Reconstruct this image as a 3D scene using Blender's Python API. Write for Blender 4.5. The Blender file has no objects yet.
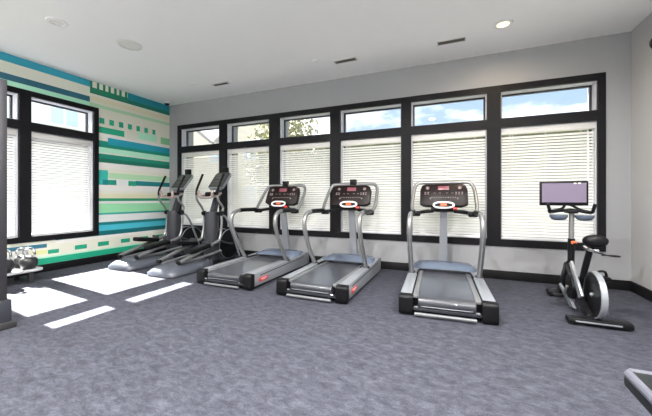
import bpy, bmesh, math, random
from mathutils import Vector, Matrix
random.seed(7)
PI = math.pi
scene = bpy.context.scene
col = scene.collection

# ------------------------------------------------------------------ materials
def nodes_of(m):
    m.use_nodes = True
    return m.node_tree.nodes, m.node_tree.links

def mat(name, c, rough=0.5, metal=0.0, var=0.06, scale=30.0, bump=0.0, emit=None, estr=0.0, coat=0.0, spec=None):
    m = bpy.data.materials.new(name)
    n, l = nodes_of(m)
    b = n['Principled BSDF']
    b.inputs['Roughness'].default_value = rough
    b.inputs['Metallic'].default_value = metal
    if coat: b.inputs['Coat Weight'].default_value = coat
    if spec is not None: b.inputs['Specular IOR Level'].default_value = spec
    tc = n.new('ShaderNodeTexCoord')
    no = n.new('ShaderNodeTexNoise'); no.inputs['Scale'].default_value = scale; no.inputs['Detail'].default_value = 3
    l.new(tc.outputs['Object'], no.inputs['Vector'])
    mx = n.new('ShaderNodeMix'); mx.data_type = 'RGBA'
    mx.inputs[6].default_value = [max(0, x*(1-var)) for x in c[:3]]+[1]
    mx.inputs[7].default_value = [min(1, x*(1+var)) for x in c[:3]]+[1]
    l.new(no.outputs['Fac'], mx.inputs[0]); l.new(mx.outputs[2], b.inputs['Base Color'])
    if bump:
        bp = n.new('ShaderNodeBump'); bp.inputs['Strength'].default_value = bump; bp.inputs['Distance'].default_value = 0.01
        l.new(no.outputs['Fac'], bp.inputs['Height']); l.new(bp.outputs['Normal'], b.inputs['Normal'])
    if emit:
        b.inputs['Emission Color'].default_value = list(emit)+[1]; b.inputs['Emission Strength'].default_value = estr
    return m

def srgb(r, g, b):
    f = lambda v: (v/255/12.92) if v/255 <= 0.04045 else ((v/255+0.055)/1.055)**2.4
    return (f(r), f(g), f(b))

M = {}
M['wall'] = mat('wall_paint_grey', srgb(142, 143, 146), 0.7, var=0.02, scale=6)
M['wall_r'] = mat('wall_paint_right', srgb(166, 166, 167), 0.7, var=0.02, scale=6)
M['ceiling'] = mat('ceiling_white', srgb(242, 241, 240), 0.8, var=0.015, scale=5)
M['casing'] = mat('black_window_casing', (0.008, 0.0078, 0.0095), 0.5, var=0.12, spec=0.15)
M['vinyl'] = mat('white_jamb', (0.55, 0.56, 0.60), 0.5, var=0.03)
M['winframe'] = mat('dark_window_frame', (0.02, 0.02, 0.03), 0.4)
M['base'] = mat('black_baseboard', (0.007, 0.007, 0.008), 0.5, var=0.1, spec=0.25)
M['black'] = mat('black_plastic', (0.0055, 0.0055, 0.0068), 0.42, var=0.15, spec=0.18)
M['blacksat'] = mat('satin_black_metal', (0.007, 0.007, 0.0085), 0.36, var=0.1, spec=0.22)
M['rubber'] = mat('black_rubber', (0.02, 0.02, 0.022), 0.75, var=0.15, scale=80)
M['dark'] = mat('dark_grey_plastic', (0.030, 0.032, 0.040), 0.42, var=0.08, spec=0.35)
M['silver'] = mat('silver_paint', (0.34, 0.36, 0.39), 0.34, metal=0.5, var=0.05)
M['silver_side'] = mat('silver_side_panel', (0.25, 0.265, 0.29), 0.40, metal=0.35, var=0.05)
M['tube'] = mat('grey_metallic_tube', (0.30, 0.305, 0.31), 0.36, metal=0.7, var=0.04)
M['bar'] = mat('dull_grey_bar', (0.16, 0.165, 0.175), 0.5, metal=0.3, var=0.05)
M['chrome'] = mat('chrome', (0.75, 0.75, 0.77), 0.12, metal=1.0, var=0.02)
M['hood'] = mat('hood_blue_grey', (0.13, 0.16, 0.22), 0.25, metal=0.3, var=0.05)
M['ellbase'] = mat('elliptical_shell', (0.085, 0.093, 0.115), 0.32, metal=0.15, var=0.06)
M['console'] = mat('console_face', (0.010, 0.0055, 0.006), 0.38, spec=0.2, var=0.25, scale=40)
M['button'] = mat('console_button', (0.20, 0.15, 0.15), 0.5)
M['led'] = mat('console_display', (0.10, 0.03, 0.04), 0.3, emit=(0.50, 0.12, 0.16), estr=0.28)
M['orange'] = mat('orange_knob', (0.75, 0.13, 0.04), 0.45)
M['red'] = mat('red_badge', (0.62, 0.02, 0.02), 0.4)
M['white'] = mat('white_plastic', (0.8, 0.8, 0.8), 0.4, var=0.03)
M['offwhite'] = mat('off_white_plastic', (0.68, 0.67, 0.64), 0.5, var=0.03)
M['ventgrey'] = mat('vent_grey', (0.10, 0.095, 0.08), 0.6)
M['iron'] = mat('black_iron', (0.02, 0.02, 0.021), 0.42, var=0.2, scale=60, bump=0.1)
M['pad'] = mat('bench_vinyl', (0.008, 0.010, 0.0105), 0.5, var=0.15, scale=90, bump=0.05, spec=0.25)
M['edge_glint'] = mat('bench_edge_highlight', (0.085, 0.088, 0.11), 0.42, var=0.05)  # pale colour paints the window glint on the black pad edge
M['rackgrey'] = mat('rack_grey', (0.028, 0.027, 0.032), 0.45, metal=0.1, var=0.1)
M['tray'] = mat('light_grey_shelf', (0.50, 0.51, 0.52), 0.45, var=0.05)
M['screen'] = mat('monitor_screen', (0.10, 0.085, 0.11), 0.25, emit=srgb(132, 116, 146), estr=0.42)
M['siding'] = mat('white_siding', (0.80, 0.80, 0.80), 0.7, var=0.03)
M['cream'] = mat('cream_siding', (0.72, 0.66, 0.55), 0.7, var=0.04)
M['shingle'] = mat('grey_shingle', (0.30, 0.29, 0.29), 0.85, var=0.2, scale=8)
M['bglass'] = mat('house_glass', (0.50, 0.62, 0.74), 0.25, var=0.05)
M['bark'] = mat('bark', (0.12, 0.08, 0.05), 0.9, var=0.3, scale=12, bump=0.4)

def leafmat(name, c1, c2):
    m = bpy.data.materials.new(name); n, l = nodes_of(m)
    b = n['Principled BSDF']; b.inputs['Roughness'].default_value = 0.6
    tc = n.new('ShaderNodeTexCoord'); no = n.new('ShaderNodeTexNoise'); no.inputs['Scale'].default_value = 2.2; no.inputs['Detail'].default_value = 5
    l.new(tc.outputs['Object'], no.inputs['Vector'])
    r = n.new('ShaderNodeValToRGB'); r.color_ramp.elements[0].position = 0.35; r.color_ramp.elements[1].position = 0.65
    r.color_ramp.elements[0].color = c1+(1,); r.color_ramp.elements[1].color = c2+(1,)
    l.new(no.outputs['Fac'], r.inputs[0]); l.new(r.outputs[0], b.inputs['Base Color'])
    return m
M['leaf'] = leafmat('leaf_green', (0.04, 0.05, 0.018), (0.11, 0.12, 0.05))
M['leafy'] = leafmat('leaf_yellow_green', (0.075, 0.08, 0.032), (0.17, 0.165, 0.08))

M['leafp'] = leafmat('leaf_pale', (0.14, 0.14, 0.065), (0.28, 0.27, 0.14))

def carpet():
    m = bpy.data.materials.new('carpet_blue_grey'); n, l = nodes_of(m)
    b = n['Principled BSDF']; b.inputs['Roughness'].default_value = 0.85
    b.inputs['Specular IOR Level'].default_value = 0.25
    tc = n.new('ShaderNodeTexCoord')
    mp = n.new('ShaderNodeMapping'); mp.inputs['Rotation'].default_value = (0, 0, 0.5); mp.inputs['Scale'].default_value = (1.0, 1.8, 1)
    l.new(tc.outputs['Object'], mp.inputs['Vector'])
    a = n.new('ShaderNodeTexNoise'); a.inputs['Scale'].default_value = 11; a.inputs['Detail'].default_value = 9; a.inputs['Roughness'].default_value = 0.78; a.inputs['Distortion'].default_value = 0.5
    l.new(mp.outputs[0], a.inputs['Vector'])
    f = n.new('ShaderNodeTexNoise'); f.inputs['Scale'].default_value = 130; f.inputs['Detail'].default_value = 3
    l.new(tc.outputs['Object'], f.inputs['Vector'])
    r = n.new('ShaderNodeValToRGB')
    e = r.color_ramp.elements
    e[0].position = 0.34; e[0].color = (0.022, 0.0235, 0.034, 1)
    e[1].position = 0.68; e[1].color = (0.082, 0.085, 0.107, 1)
    x = e.new(0.5); x.color = (0.047, 0.049, 0.065, 1)
    l.new(a.outputs['Fac'], r.inputs[0])
    mx = n.new('ShaderNodeMix'); mx.data_type = 'RGBA'; mx.blend_type = 'MULTIPLY'; mx.inputs[0].default_value = 0.55
    r2 = n.new('ShaderNodeValToRGB'); r2.color_ramp.elements[0].position = 0.3; r2.color_ramp.elements[0].color = (0.45, 0.45, 0.45, 1); r2.color_ramp.elements[1].position = 0.65; r2.color_ramp.elements[1].color = (1.25, 1.25, 1.25, 1)
    l.new(f.outputs['Fac'], r2.inputs[0])
    l.new(r.outputs[0], mx.inputs[6]); l.new(r2.outputs[0], mx.inputs[7])
    l.new(mx.outputs[2], b.inputs['Base Color'])
    bp = n.new('ShaderNodeBump'); bp.inputs['Strength'].default_value = 0.5; bp.inputs['Distance'].default_value = 0.006
    l.new(f.outputs['Fac'], bp.inputs['Height']); l.new(bp.outputs['Normal'], b.inputs['Normal'])
    return m
M['carpet'] = carpet()

def glass():
    m = bpy.data.materials.new('window_glass'); n, l = nodes_of(m)
    n.remove(n['Principled BSDF'])
    t = n.new('ShaderNodeBsdfTransparent'); t.inputs[0].default_value = (0.96, 0.98, 1.0, 1)
    g = n.new('ShaderNodeBsdfGlossy'); g.inputs['Roughness'].default_value = 0.02
    no = n.new('ShaderNodeTexNoise'); no.inputs['Scale'].default_value = 2
    mr = n.new('ShaderNodeMapRange'); mr.inputs[3].default_value = 0.03; mr.inputs[4].default_value = 0.05
    l.new(no.outputs['Fac'], mr.inputs[0])
    x = n.new('ShaderNodeMixShader'); l.new(mr.outputs[0], x.inputs[0])
    l.new(t.outputs[0], x.inputs[1]); l.new(g.outputs[0], x.inputs[2])
    l.new(x.outputs[0], n['Material Output'].inputs[0])
    return m
M['glass'] = glass()

def slatmat():
    m = bpy.data.materials.new('white_blind_slat'); n, l = nodes_of(m)
    n.remove(n['Principled BSDF'])
    tc = n.new('ShaderNodeTexCoord'); no = n.new('ShaderNodeTexNoise'); no.inputs['Scale'].default_value = 3
    l.new(tc.outputs['Object'], no.inputs['Vector'])
    mx = n.new('ShaderNodeMix'); mx.data_type = 'RGBA'
    mx.inputs[6].default_value = (0.84, 0.837, 0.83, 1); mx.inputs[7].default_value = (0.89, 0.887, 0.88, 1)
    l.new(no.outputs['Fac'], mx.inputs[0])
    d = n.new('ShaderNodeBsdfDiffuse'); t = n.new('ShaderNodeBsdfTranslucent')
    l.new(mx.outputs[2], d.inputs[0]); l.new(mx.outputs[2], t.inputs[0])
    x = n.new('ShaderNodeMixShader'); x.inputs[0].default_value = 0.27
    l.new(d.outputs[0], x.inputs[1]); l.new(t.outputs[0], x.inputs[2])
    l.new(x.outputs[0], n['Material Output'].inputs[0])
    return m
M['slat'] = slatmat()

# ------------------------------------------------------------------ mesh builder
def catmull(P, sub=6):
    P = [Vector(p) for p in P]
    if len(P) < 3: return P
    out = []
    Q = [P[0]*2-P[1]]+P+[P[-1]*2-P[-2]]
    for i in range(1, len(Q)-2):
        p0, p1, p2, p3 = Q[i-1], Q[i], Q[i+1], Q[i+2]
        for k in range(sub):
            t = k/sub
            out.append(0.5*((2*p1)+(p2-p0)*t+(2*p0-5*p1+4*p2-p3)*t*t+(3*p1-p0-3*p2+p3)*t**3))
    out.append(P[-1])
    return out

class MB:
    def __init__(self): self.bm = bmesh.new()
    def _faces_mi(self, faces, mi):
        for f in faces: f.material_index = mi
    def box(self, c, s, bevel=0.0, seg=2, rot=None, mi=0):
        g = bmesh.ops.create_cube(self.bm, size=1.0)
        vs = g['verts']
        bmesh.ops.scale(self.bm, vec=Vector(s), verts=vs)
        fs = list({f for v in vs for f in v.link_faces})
        if bevel:
            es = list({e for v in vs for e in v.link_edges})
            r = bmesh.ops.bevel(self.bm, geom=vs+es, offset=bevel, segments=seg, profile=0.5, affect='EDGES')
            vs = list({v for f in r['faces'] for v in f.verts} | {v for v in vs if v.is_valid})
            fs = list({f for v in vs for f in v.link_faces})
        if rot is not None: bmesh.ops.rotate(self.bm, cent=(0, 0, 0), matrix=rot, verts=vs)
        bmesh.ops.translate(self.bm, vec=Vector(c), verts=vs)
        self._faces_mi(fs, mi)
        return self
    def span(self, a, b, bevel=0.0, mi=0):
        a = Vector(a); b = Vector(b)
        return self.box((a+b)/2, [abs(x) for x in (b-a)], bevel, mi=mi)
    def tube(self, P, r, seg=10, smooth=6, flat=1.0, mi=0, up=(0, 0, 1)):
        pts = catmull(P, smooth) if smooth else [Vector(p) for p in P]
        rr = r if isinstance(r, (list, tuple)) else None
        T = []
        for i in range(len(pts)):
            a = pts[max(0, i-1)]; b = pts[min(len(pts)-1, i+1)]
            T.append((b-a).normalized())
        u = Vector(up)
        if abs(u.dot(T[0])) > 0.95: u = Vector((1, 0, 0))
        n = (u-T[0]*u.dot(T[0])).normalized()
        rings = []
        for i, p in enumerate(pts):
            n = (n-T[i]*n.dot(T[i]))
            n = n.normalized()
            bnorm = T[i].cross(n)
            t = i/max(1, len(pts)-1)
            R = r if rr is None else (rr[0]+(rr[1]-rr[0])*t)
            rings.append([self.bm.verts.new(p+n*(R*math.cos(2*PI*k/seg)*flat)+bnorm*(R*math.sin(2*PI*k/seg))) for k in range(seg)])
        fs = []
        for i in range(len(rings)-1):
            for k in range(seg):
                fs.append(self.bm.faces.new((rings[i][k], rings[i][(k+1) % seg], rings[i+1][(k+1) % seg], rings[i+1][k])))
        fs.append(self.bm.faces.new(rings[0][::-1])); fs.append(self.bm.faces.new(rings[-1]))
        self._faces_mi(fs, mi)
        return self
    def cyl(self, a, b, r, seg=20, mi=0): return self.tube([a, b], r, seg, 0, mi=mi)
    def lathe(self, prof, c=(0, 0, 0), axis='z', seg=28, mi=0, ring=False):
        # prof: list of (radius, height)
        rings = []
        for r, h in prof:
            ring_v = []
            for k in range(seg):
                a = 2*PI*k/seg; x, y = r*math.cos(a), r*math.sin(a)
                v = {'z': (x, y, h), 'x': (h, x, y), 'y': (y, h, x)}[axis]
                ring_v.append(self.bm.verts.new(Vector(v)+Vector(c)))
            rings.append(ring_v)
        fs = []
        if ring: rings.append(rings[0])
        for i in range(len(rings)-1):
            for k in range(seg):
                fs.append(self.bm.faces.new((rings[i][k], rings[i][(k+1) % seg], rings[i+1][(k+1) % seg], rings[i+1][k])))
        if not ring: fs.append(self.bm.faces.new(rings[0][::-1])); fs.append(self.bm.faces.new(rings[-1]))
        self._faces_mi(fs, mi)
        return self
    def prism(self, poly, x0, x1, axis='x', mi=0, bevel=0.0):
        # poly in the plane across the axis: axis x -> (y,z), axis y -> (x,z), axis z -> (x,y)
        def mk(p, t): return {'x': (t, p[0], p[1]), 'y': (p[0], t, p[1]), 'z': (p[0], p[1], t)}[axis]
        A = [self.bm.verts.new(mk(p, x0)) for p in poly]; B = [self.bm.verts.new(mk(p, x1)) for p in poly]
        n = len(poly); fs = [self.bm.faces.new(A[::-1]), self.bm.faces.new(B)]
        for i in range(n): fs.append(self.bm.faces.new((A[i], A[(i+1) % n], B[(i+1) % n], B[i])))
        if bevel:
            es = list({e for f in fs for e in f.edges})
            r = bmesh.ops.bevel(self.bm, geom=A+B+es, offset=bevel, segments=2, profile=0.5, affect='EDGES')
            fs = [f for f in fs if f.is_valid]+r['faces']
        self._faces_mi([f for f in fs if f.is_valid], mi)
        return self
    def loft(self, sections, mi=0):
        rings = [[self.bm.verts.new(p) for p in s] for s in sections]
        n = len(rings[0]); fs = []
        for i in range(len(rings)-1):
            for k in range(n):
                fs.append(self.bm.faces.new((rings[i][k], rings[i][(k+1) % n], rings[i+1][(k+1) % n], rings[i+1][k])))
        fs.append(self.bm.faces.new(rings[0][::-1])); fs.append(self.bm.faces.new(rings[-1]))
        self._faces_mi(fs, mi)
        return self
    def build(self, name, m, parent=None, smooth=True, angle=35):
        bmesh.ops.recalc_face_normals(self.bm, faces=self.bm.faces)
        me = bpy.data.meshes.new(name); self.bm.to_mesh(me); self.bm.free()
        for x in (m if isinstance(m, (list, tuple)) else [m]): me.materials.append(x)
        if smooth:
            for p in me.polygons: p.use_smooth = True
            me.set_sharp_from_angle(angle=math.radians(angle))
        o = bpy.data.objects.new(name, me); col.objects.link(o)
        if parent: o.parent = parent
        return o

def thing(name, label, cat, loc=(0, 0, 0), rz=0.0, group=None):
    o = bpy.data.objects.new(name, None); col.objects.link(o)
    o.location = loc; o.rotation_euler = (0, 0, rz); o.empty_display_size = 0.1
    o['label'] = label; o['category'] = cat
    if group: o['group'] = group
    return o
def tag(o, label, cat, group=None, kind=None):
    o['label'] = label; o['category'] = cat
    if group: o['group'] = group
    if kind: o['kind'] = kind
    return o
def struct(o, label=None, cat=None):
    o['kind'] = 'structure'
    if label: o['label'] = label; o['category'] = cat
    return o
def children(o): return list(o.children)
def copy_tree(o, parent=None):
    c = o.copy(); col.objects.link(c); c.parent = parent
    for ch in children(o): copy_tree(ch, c)
    return c

# ------------------------------------------------------------------ room dimensions (metres)
WX0, WX1 = -6.2, 2.10          # left wall, right wall
WY0, WY1 = -3.2, 5.235         # front wall (behind the camera), back wall
CZ = 3.373
TH = 0.20
ZB0, ZB1, ZR0, ZR1, ZT0, ZT1 = 0.491, 0.595, 2.252, 2.388, 2.792, 2.882
BAYS = [(-5.845, -4.707), (-4.517, -3.438), (-3.206, -2.124), (-1.929, -0.845), (-0.683, 0.43), (0.615, 1.753)]
LBAYS = [(1.90, 2.53), (2.675, 3.596)]
LZ0, LZ1, LR0, LR1, LT0, LT1 = 0.51, 0.60, 2.272, 2.406, 2.817, 2.897

b = MB(); b.span((WX0-TH, WY0-TH, -0.1), (WX1+TH, WY1+0.40, 0)); struct(b.build('floor', M['carpet'], smooth=False), 'blue grey mottled carpet floor', 'floor')
b = MB(); b.span((WX0-TH, WY0-TH, CZ), (WX1+TH, WY1+0.40, CZ+0.15)); struct(b.build('ceiling', M['ceiling'], smooth=False), 'plain white ceiling', 'ceiling')

TB = 0.40
# back wall with one hole per window bay
b = MB()
b.span((WX0-TH, WY1, 0), (WX1+TH, WY1+TB, 0.54)); b.span((WX0-TH, WY1, 2.84), (WX1+TH, WY1+TB, CZ))
xs = [WX0-TH]+[x for p in BAYS for x in (p[0]-0.02, p[1]+0.02)]+[WX1+TH]
for i in range(0, len(xs), 2): b.span((xs[i], WY1, 0.54), (xs[i+1], WY1+TB, 2.84))
for p in BAYS: b.span((p[0]-0.02, WY1, ZR0+0.02), (p[1]+0.02, WY1+TB, ZR1-0.02))
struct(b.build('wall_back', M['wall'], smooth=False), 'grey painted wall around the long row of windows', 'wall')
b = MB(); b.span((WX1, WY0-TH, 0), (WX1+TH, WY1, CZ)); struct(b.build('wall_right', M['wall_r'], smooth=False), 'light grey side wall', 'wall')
# front wall behind the camera with a wide opening, added to let fill daylight in
b = MB(); FX0, FX1, FZ0, FZ1 = -5.4, 1.4, 0.3, 3.0
b.span((WX0-TH, WY0-TH, 0), (FX0, WY0, CZ)); b.span((FX1, WY0-TH, 0), (WX1, WY0, CZ))
b.span((FX0, WY0-TH, 0), (FX1, WY0, FZ0)); b.span((FX0, WY0-TH, FZ1), (FX1, WY0, CZ))
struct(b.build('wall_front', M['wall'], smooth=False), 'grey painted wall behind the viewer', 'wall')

# left wall: painted mural as faces of one mesh
PAL = {'beige': srgb(222, 222, 206), 'white': srgb(228, 226, 222), 'lav': srgb(220, 224, 222), 'mint': srgb(174, 230, 200), 'pale': srgb(172, 212, 172),
       'lgreen': srgb(150, 216, 168), 'teal': srgb(16, 134, 150), 'sky': srgb(38, 150, 172), 'navy': srgb(22, 92, 112), 'green': srgb(4, 138, 116),
       'dgreen': srgb(6, 112, 92), 'comb': srgb(8, 124, 90), 'jade': srgb(22, 158, 122), 'aqua': srgb(46, 176, 164), 'blue': srgb(70, 182, 202),
       'cyan': srgb(20, 148, 170), 'dteal': srgb(6, 122, 126), 'dteal2': srgb(10, 104, 110), 'thin': srgb(20, 150, 104), 'tthin': srgb(40, 164, 154),
       'cream': srgb(220, 216, 184), 'yel': srgb(214, 216, 150), 'sage': srgb(128, 190, 140), 'slate': srgb(48, 108, 132)}
PN = list(PAL)
PM = [mat('mural_'+k, PAL[k], 0.55, var=0.02, scale=8) for k in PN]
Y1 = WY1
R = [(WY0, Y1, 0, CZ, 'beige'),
     (WY0, 3.528, 3.253, CZ, 'sky'), (WY0, 3.528, 3.076, 3.253, 'beige'), (WY0, 3.528, 2.979, 3.076, 'navy'), (WY0, 3.60, 2.86, 2.979, 'mint'),
     (4.235, Y1, 3.23, CZ, 'teal'), (3.528, Y1, 3.145, 3.23, 'dgreen'), (3.528, 4.235, 3.174, 3.259, 'comb'),
     (3.528, Y1, 2.906, 2.972, 'pale'), (3.528, Y1, 3.02, 3.10, 'cream'),
     (4.46, 4.905, 2.467, 2.609, 'mint'), (5.0, Y1, 2.448, 2.598, 'sage'),
     (3.0, 4.168, 2.446, 2.563, 'jade'), (3.0, Y1, 2.376, 2.43, 'white'), (3.846, Y1, 2.244, 2.376, 'cyan'), (3.0, Y1, 2.178, 2.244, 'green'), (3.0, 3.846, 2.244, 2.30, 'green'),
     (3.0, Y1, 2.079, 2.178, 'mint'), (3.0, Y1, 1.97, 2.053, 'green'), (3.0, Y1, 1.888, 1.97, 'dgreen'),
     (3.0, Y1, 1.783, 1.888, 'white'), (3.0, Y1, 1.70, 1.783, 'beige'), (3.0, Y1, 1.585, 1.70, 'pale'), (3.0, Y1, 1.46, 1.585, 'lav'),
     (4.412, Y1, 1.47, 1.571, 'dteal'), (4.25, 4.412, 1.46, 1.563, 'jade'), (3.0, 3.846, 1.457, 1.743, 'aqua'), (3.846, 4.008, 1.464, 1.562, 'green'), (3.75, 3.846, 1.457, 1.56, 'dteal'),
     (3.0, Y1, 1.35, 1.46, 'white'), (3.0, Y1, 1.204, 1.29, 'cream'), (3.0, Y1, 1.149, 1.204, 'thin'), (3.0, Y1, 1.101, 1.149, 'lav'), (3.0, Y1, 0.925, 1.101, 'lgreen'), (3.0, Y1, 0.89, 0.925, 'tthin'),
     (3.0, Y1, 0.749, 0.89, 'lav'), (3.0, Y1, 0.692, 0.749, 'dteal'), (3.0, Y1, 0.584, 0.692, 'blue'), (3.0, Y1, 0.497, 0.584, 'dteal2'),
     (3.0, Y1, 0.44, 0.497, 'white'), (2.35, 2.882, 0.395, 0.458, 'slate'), (2.688, 2.882, 0.295, 0.36, 'yel'),
     (2.896, 3.049, 0.285, 0.35, 'jade'), (3.286, 3.478, 0.294, 0.37, 'jade'), (3.666, 3.865, 0.30, 0.38, 'jade'), (4.097, 4.282, 0.306, 0.385, 'jade'), (4.5, 4.69, 0.306, 0.385, 'jade'), (4.9, 5.09, 0.306, 0.385, 'jade'),
     (2.45, Y1, 0.125, 0.225, 'jade'), (2.45, Y1, 0.225, 0.25, 'mint')]
for y0, y1 in [(3.528, 3.571), (3.648, 3.69), (3.755, 3.80), (3.855, 3.902), (3.965, 4.013), (4.065, 4.113), (4.178, 4.226)]: R.append((y0, y1, 3.25, CZ, 'comb'))
for y0, y1 in [(3.692, 3.782), (3.874, 3.96), (4.057, 4.147), (4.24, 4.325), (4.423, 4.501), (4.603, 4.685), (4.794, 4.868)]: R.append((y0, y1, 2.624, 2.732, 'jade'))
HOLES = [(a-0.02, c+0.02, LZ1-0.03, LR0+0.02) for a, c in LBAYS]+[(a-0.02, c+0.02, LR1-0.02, LT0+0.03) for a, c in LBAYS]
ys = sorted({round(v, 4) for r in R for v in r[:2]} | {round(v, 4) for h in HOLES for v in h[:2]})
zs = sorted({round(v, 4) for r in R for v in r[2:4]} | {round(v, 4) for h in HOLES for v in h[2:]})
bm = bmesh.new(); vc = {}
def vget(y, z):
    if (y, z) not in vc: vc[(y, z)] = bm.verts.new((WX0, y, z))
    return vc[(y, z)]
for i in range(len(ys)-1):
    for j in range(len(zs)-1):
        cy, cz = (ys[i]+ys[i+1])/2, (zs[j]+zs[j+1])/2
        if any(h[0] < cy < h[1] and h[2] < cz < h[3] for h in HOLES): continue
        k = [r[4] for r in R if r[0] < cy < r[1] and r[2] < cz < r[3]][-1]
        f = bm.faces.new((vget(ys[i], zs[j]), vget(ys[i+1], zs[j]), vget(ys[i+1], zs[j+1]), vget(ys[i], zs[j+1])))
        f.material_index = PN.index(k)
ext = bmesh.ops.extrude_face_region(bm, geom=list(bm.faces))
bmesh.ops.translate(bm, vec=(-TH, 0, 0), verts=[g for g in ext['geom'] if isinstance(g, bmesh.types.BMVert)])
bmesh.ops.recalc_face_normals(bm, faces=bm.faces)
me = bpy.data.meshes.new('wall_left'); bm.to_mesh(me); bm.free()
for m in PM: me.materials.append(m)
o = bpy.data.objects.new('wall_left', me); col.objects.link(o); struct(o, 'wall painted with teal, green and beige stripes', 'wall')

# baseboards
def bb(name, a, c): struct(MB().span(a, c, 0.004).build(name, M['base']), 'black baseboard along the '+name.split('_')[1]+' wall', 'baseboard')
bb('baseboard_back', (WX0, WY1-0.018, 0), (WX1, WY1, 0.13)); bb('baseboard_left', (WX0, WY0, 0), (WX0+0.018, WY1-0.018, 0.125))
bb('baseboard_right', (WX1-0.018, WY0, 0), (WX1, WY1-0.018, 0.13)); bb('baseboard_front', (WX0+0.018, WY0, 0), (WX1-0.018, WY0+0.018, 0.13))

# casings
b = MB(); y0, y1 = WY1-0.018, WY1+0.03; bx0, bx1 = -5.929, 1.837
b.span((bx0, y0, ZB0), (bx1, y1, ZB1)); b.span((bx0, y0, ZT0), (bx1, y1, ZT1)); b.span((bx0, y0, ZR0), (bx1, y1, ZR1))
xs = [bx0]+[x for p in BAYS for x in p]+[bx1]
for i in range(0, len(xs), 2):
    b.span((xs[i], y0, ZB1), (xs[i+1], y1, ZR0)); b.span((xs[i], y0, ZR1), (xs[i+1], y1, ZT0))
struct(b.build('trim_1', M['casing'], smooth=False), 'black casing grid of the six bay back window', 'window trim')
b = MB(); x0, x1 = WX0-0.03, WX0+0.018; by0, by1 = 1.82, 3.673
b.span((x0, by0, LZ0), (x1, by1, LZ1)); b.span((x0, by0, LT0), (x1, by1, LT1)); b.span((x0, by0, LR0), (x1, by1, LR1))
yy = [by0]+[y for p in LBAYS for y in p]+[by1]
for i in range(0, len(yy), 2):
    b.span((x0, yy[i], LZ1), (x1, yy[i+1], LR0)); b.span((x0, yy[i], LR1), (x1, yy[i+1], LT0))
struct(b.build('trim_2', M['casing'], smooth=False), 'black casing of the window in the striped wall', 'window trim')

# window units: local frame, u along the wall, v outward, built then mapped
def window(n, width, zs4, place, label):
    zl0, zl1, zu0, zu1 = zs4
    w = bpy.data.objects.new('window_%d' % n, None); col.objects.link(w); w['kind'] = 'structure'; w['label'] = label; w['category'] = 'window'
    w.matrix_world = place
    D0, D1, D2 = 0.031, 0.155, 0.195       # jamb from casing back to frame, frame depth
    for a, c in ((zl0, zl1), (zu0, zu1)):
        t = 0.012
        j = MB(); j.span((0, D0, a), (t, D1, c)); j.span((width-t, D0, a), (width, D1, c)); j.span((t, D0, a), (width-t, D1, a+t)); j.span((t, D0, c-t), (width-t, D1, c))
        j.build('jamb_liner', M['vinyl'], w, smooth=False)
        f = MB(); q = 0.035
        f.span((0, D1, a), (q, D2, c)); f.span((width-q, D1, a), (width, D2, c)); f.span((q, D1, a), (width-q, D2, a+q)); f.span((q, D1, c-q), (width-q, D2, c))
        f.build('window_frame', M['winframe'], w, smooth=False)
        MB().span((q, D1+0.016, a+q), (width-q, D1+0.022, c-q)).build('pane', M['glass'], w, smooth=False)
    return w
names = ['first', 'second', 'third', 'fourth', 'fifth', 'sixth']
for i, (a, c) in enumerate(BAYS):
    window(i+1, c-a, (ZB1, ZR0, ZR1, ZT0), Matrix.Translation((a, WY1-0.0, 0)), 'back wall window bay, %s from the striped wall' % names[i])
for i, (a, c) in enumerate(LBAYS):
    window(7+i, c-a, (LZ1, LR0, LR1, LT0), Matrix.Translation((WX0, a, 0)) @ Matrix.Rotation(PI/2, 4, 'Z'), 'window bay in the striped wall, %s' % ('behind the rack' if i == 0 else 'beside the ellipticals'))
# window added behind the camera as a source of fill daylight
w = bpy.data.objects.new('window_9', None); col.objects.link(w); w['kind'] = 'structure'; w['label'] = 'wide window added behind the viewer for fill daylight'; w['category'] = 'window'
f = MB(); nx = 5
for i in range(nx+1):
    x = FX0+(FX1-FX0)*i/nx; f.span((x-0.03, WY0-0.14, FZ0), (x+0.03, WY0-0.06, FZ1))
f.span((FX0, WY0-0.14, FZ0), (FX1, WY0-0.06, FZ0+0.06)); f.span((FX0, WY0-0.14, FZ1-0.06), (FX1, WY0-0.06, FZ1)); f.build('window_frame', M['winframe'], w, smooth=False)
MB().span((FX0, WY0-0.105, FZ0), (FX1, WY0-0.099, FZ1)).build('pane', M['glass'], w, smooth=False)

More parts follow.
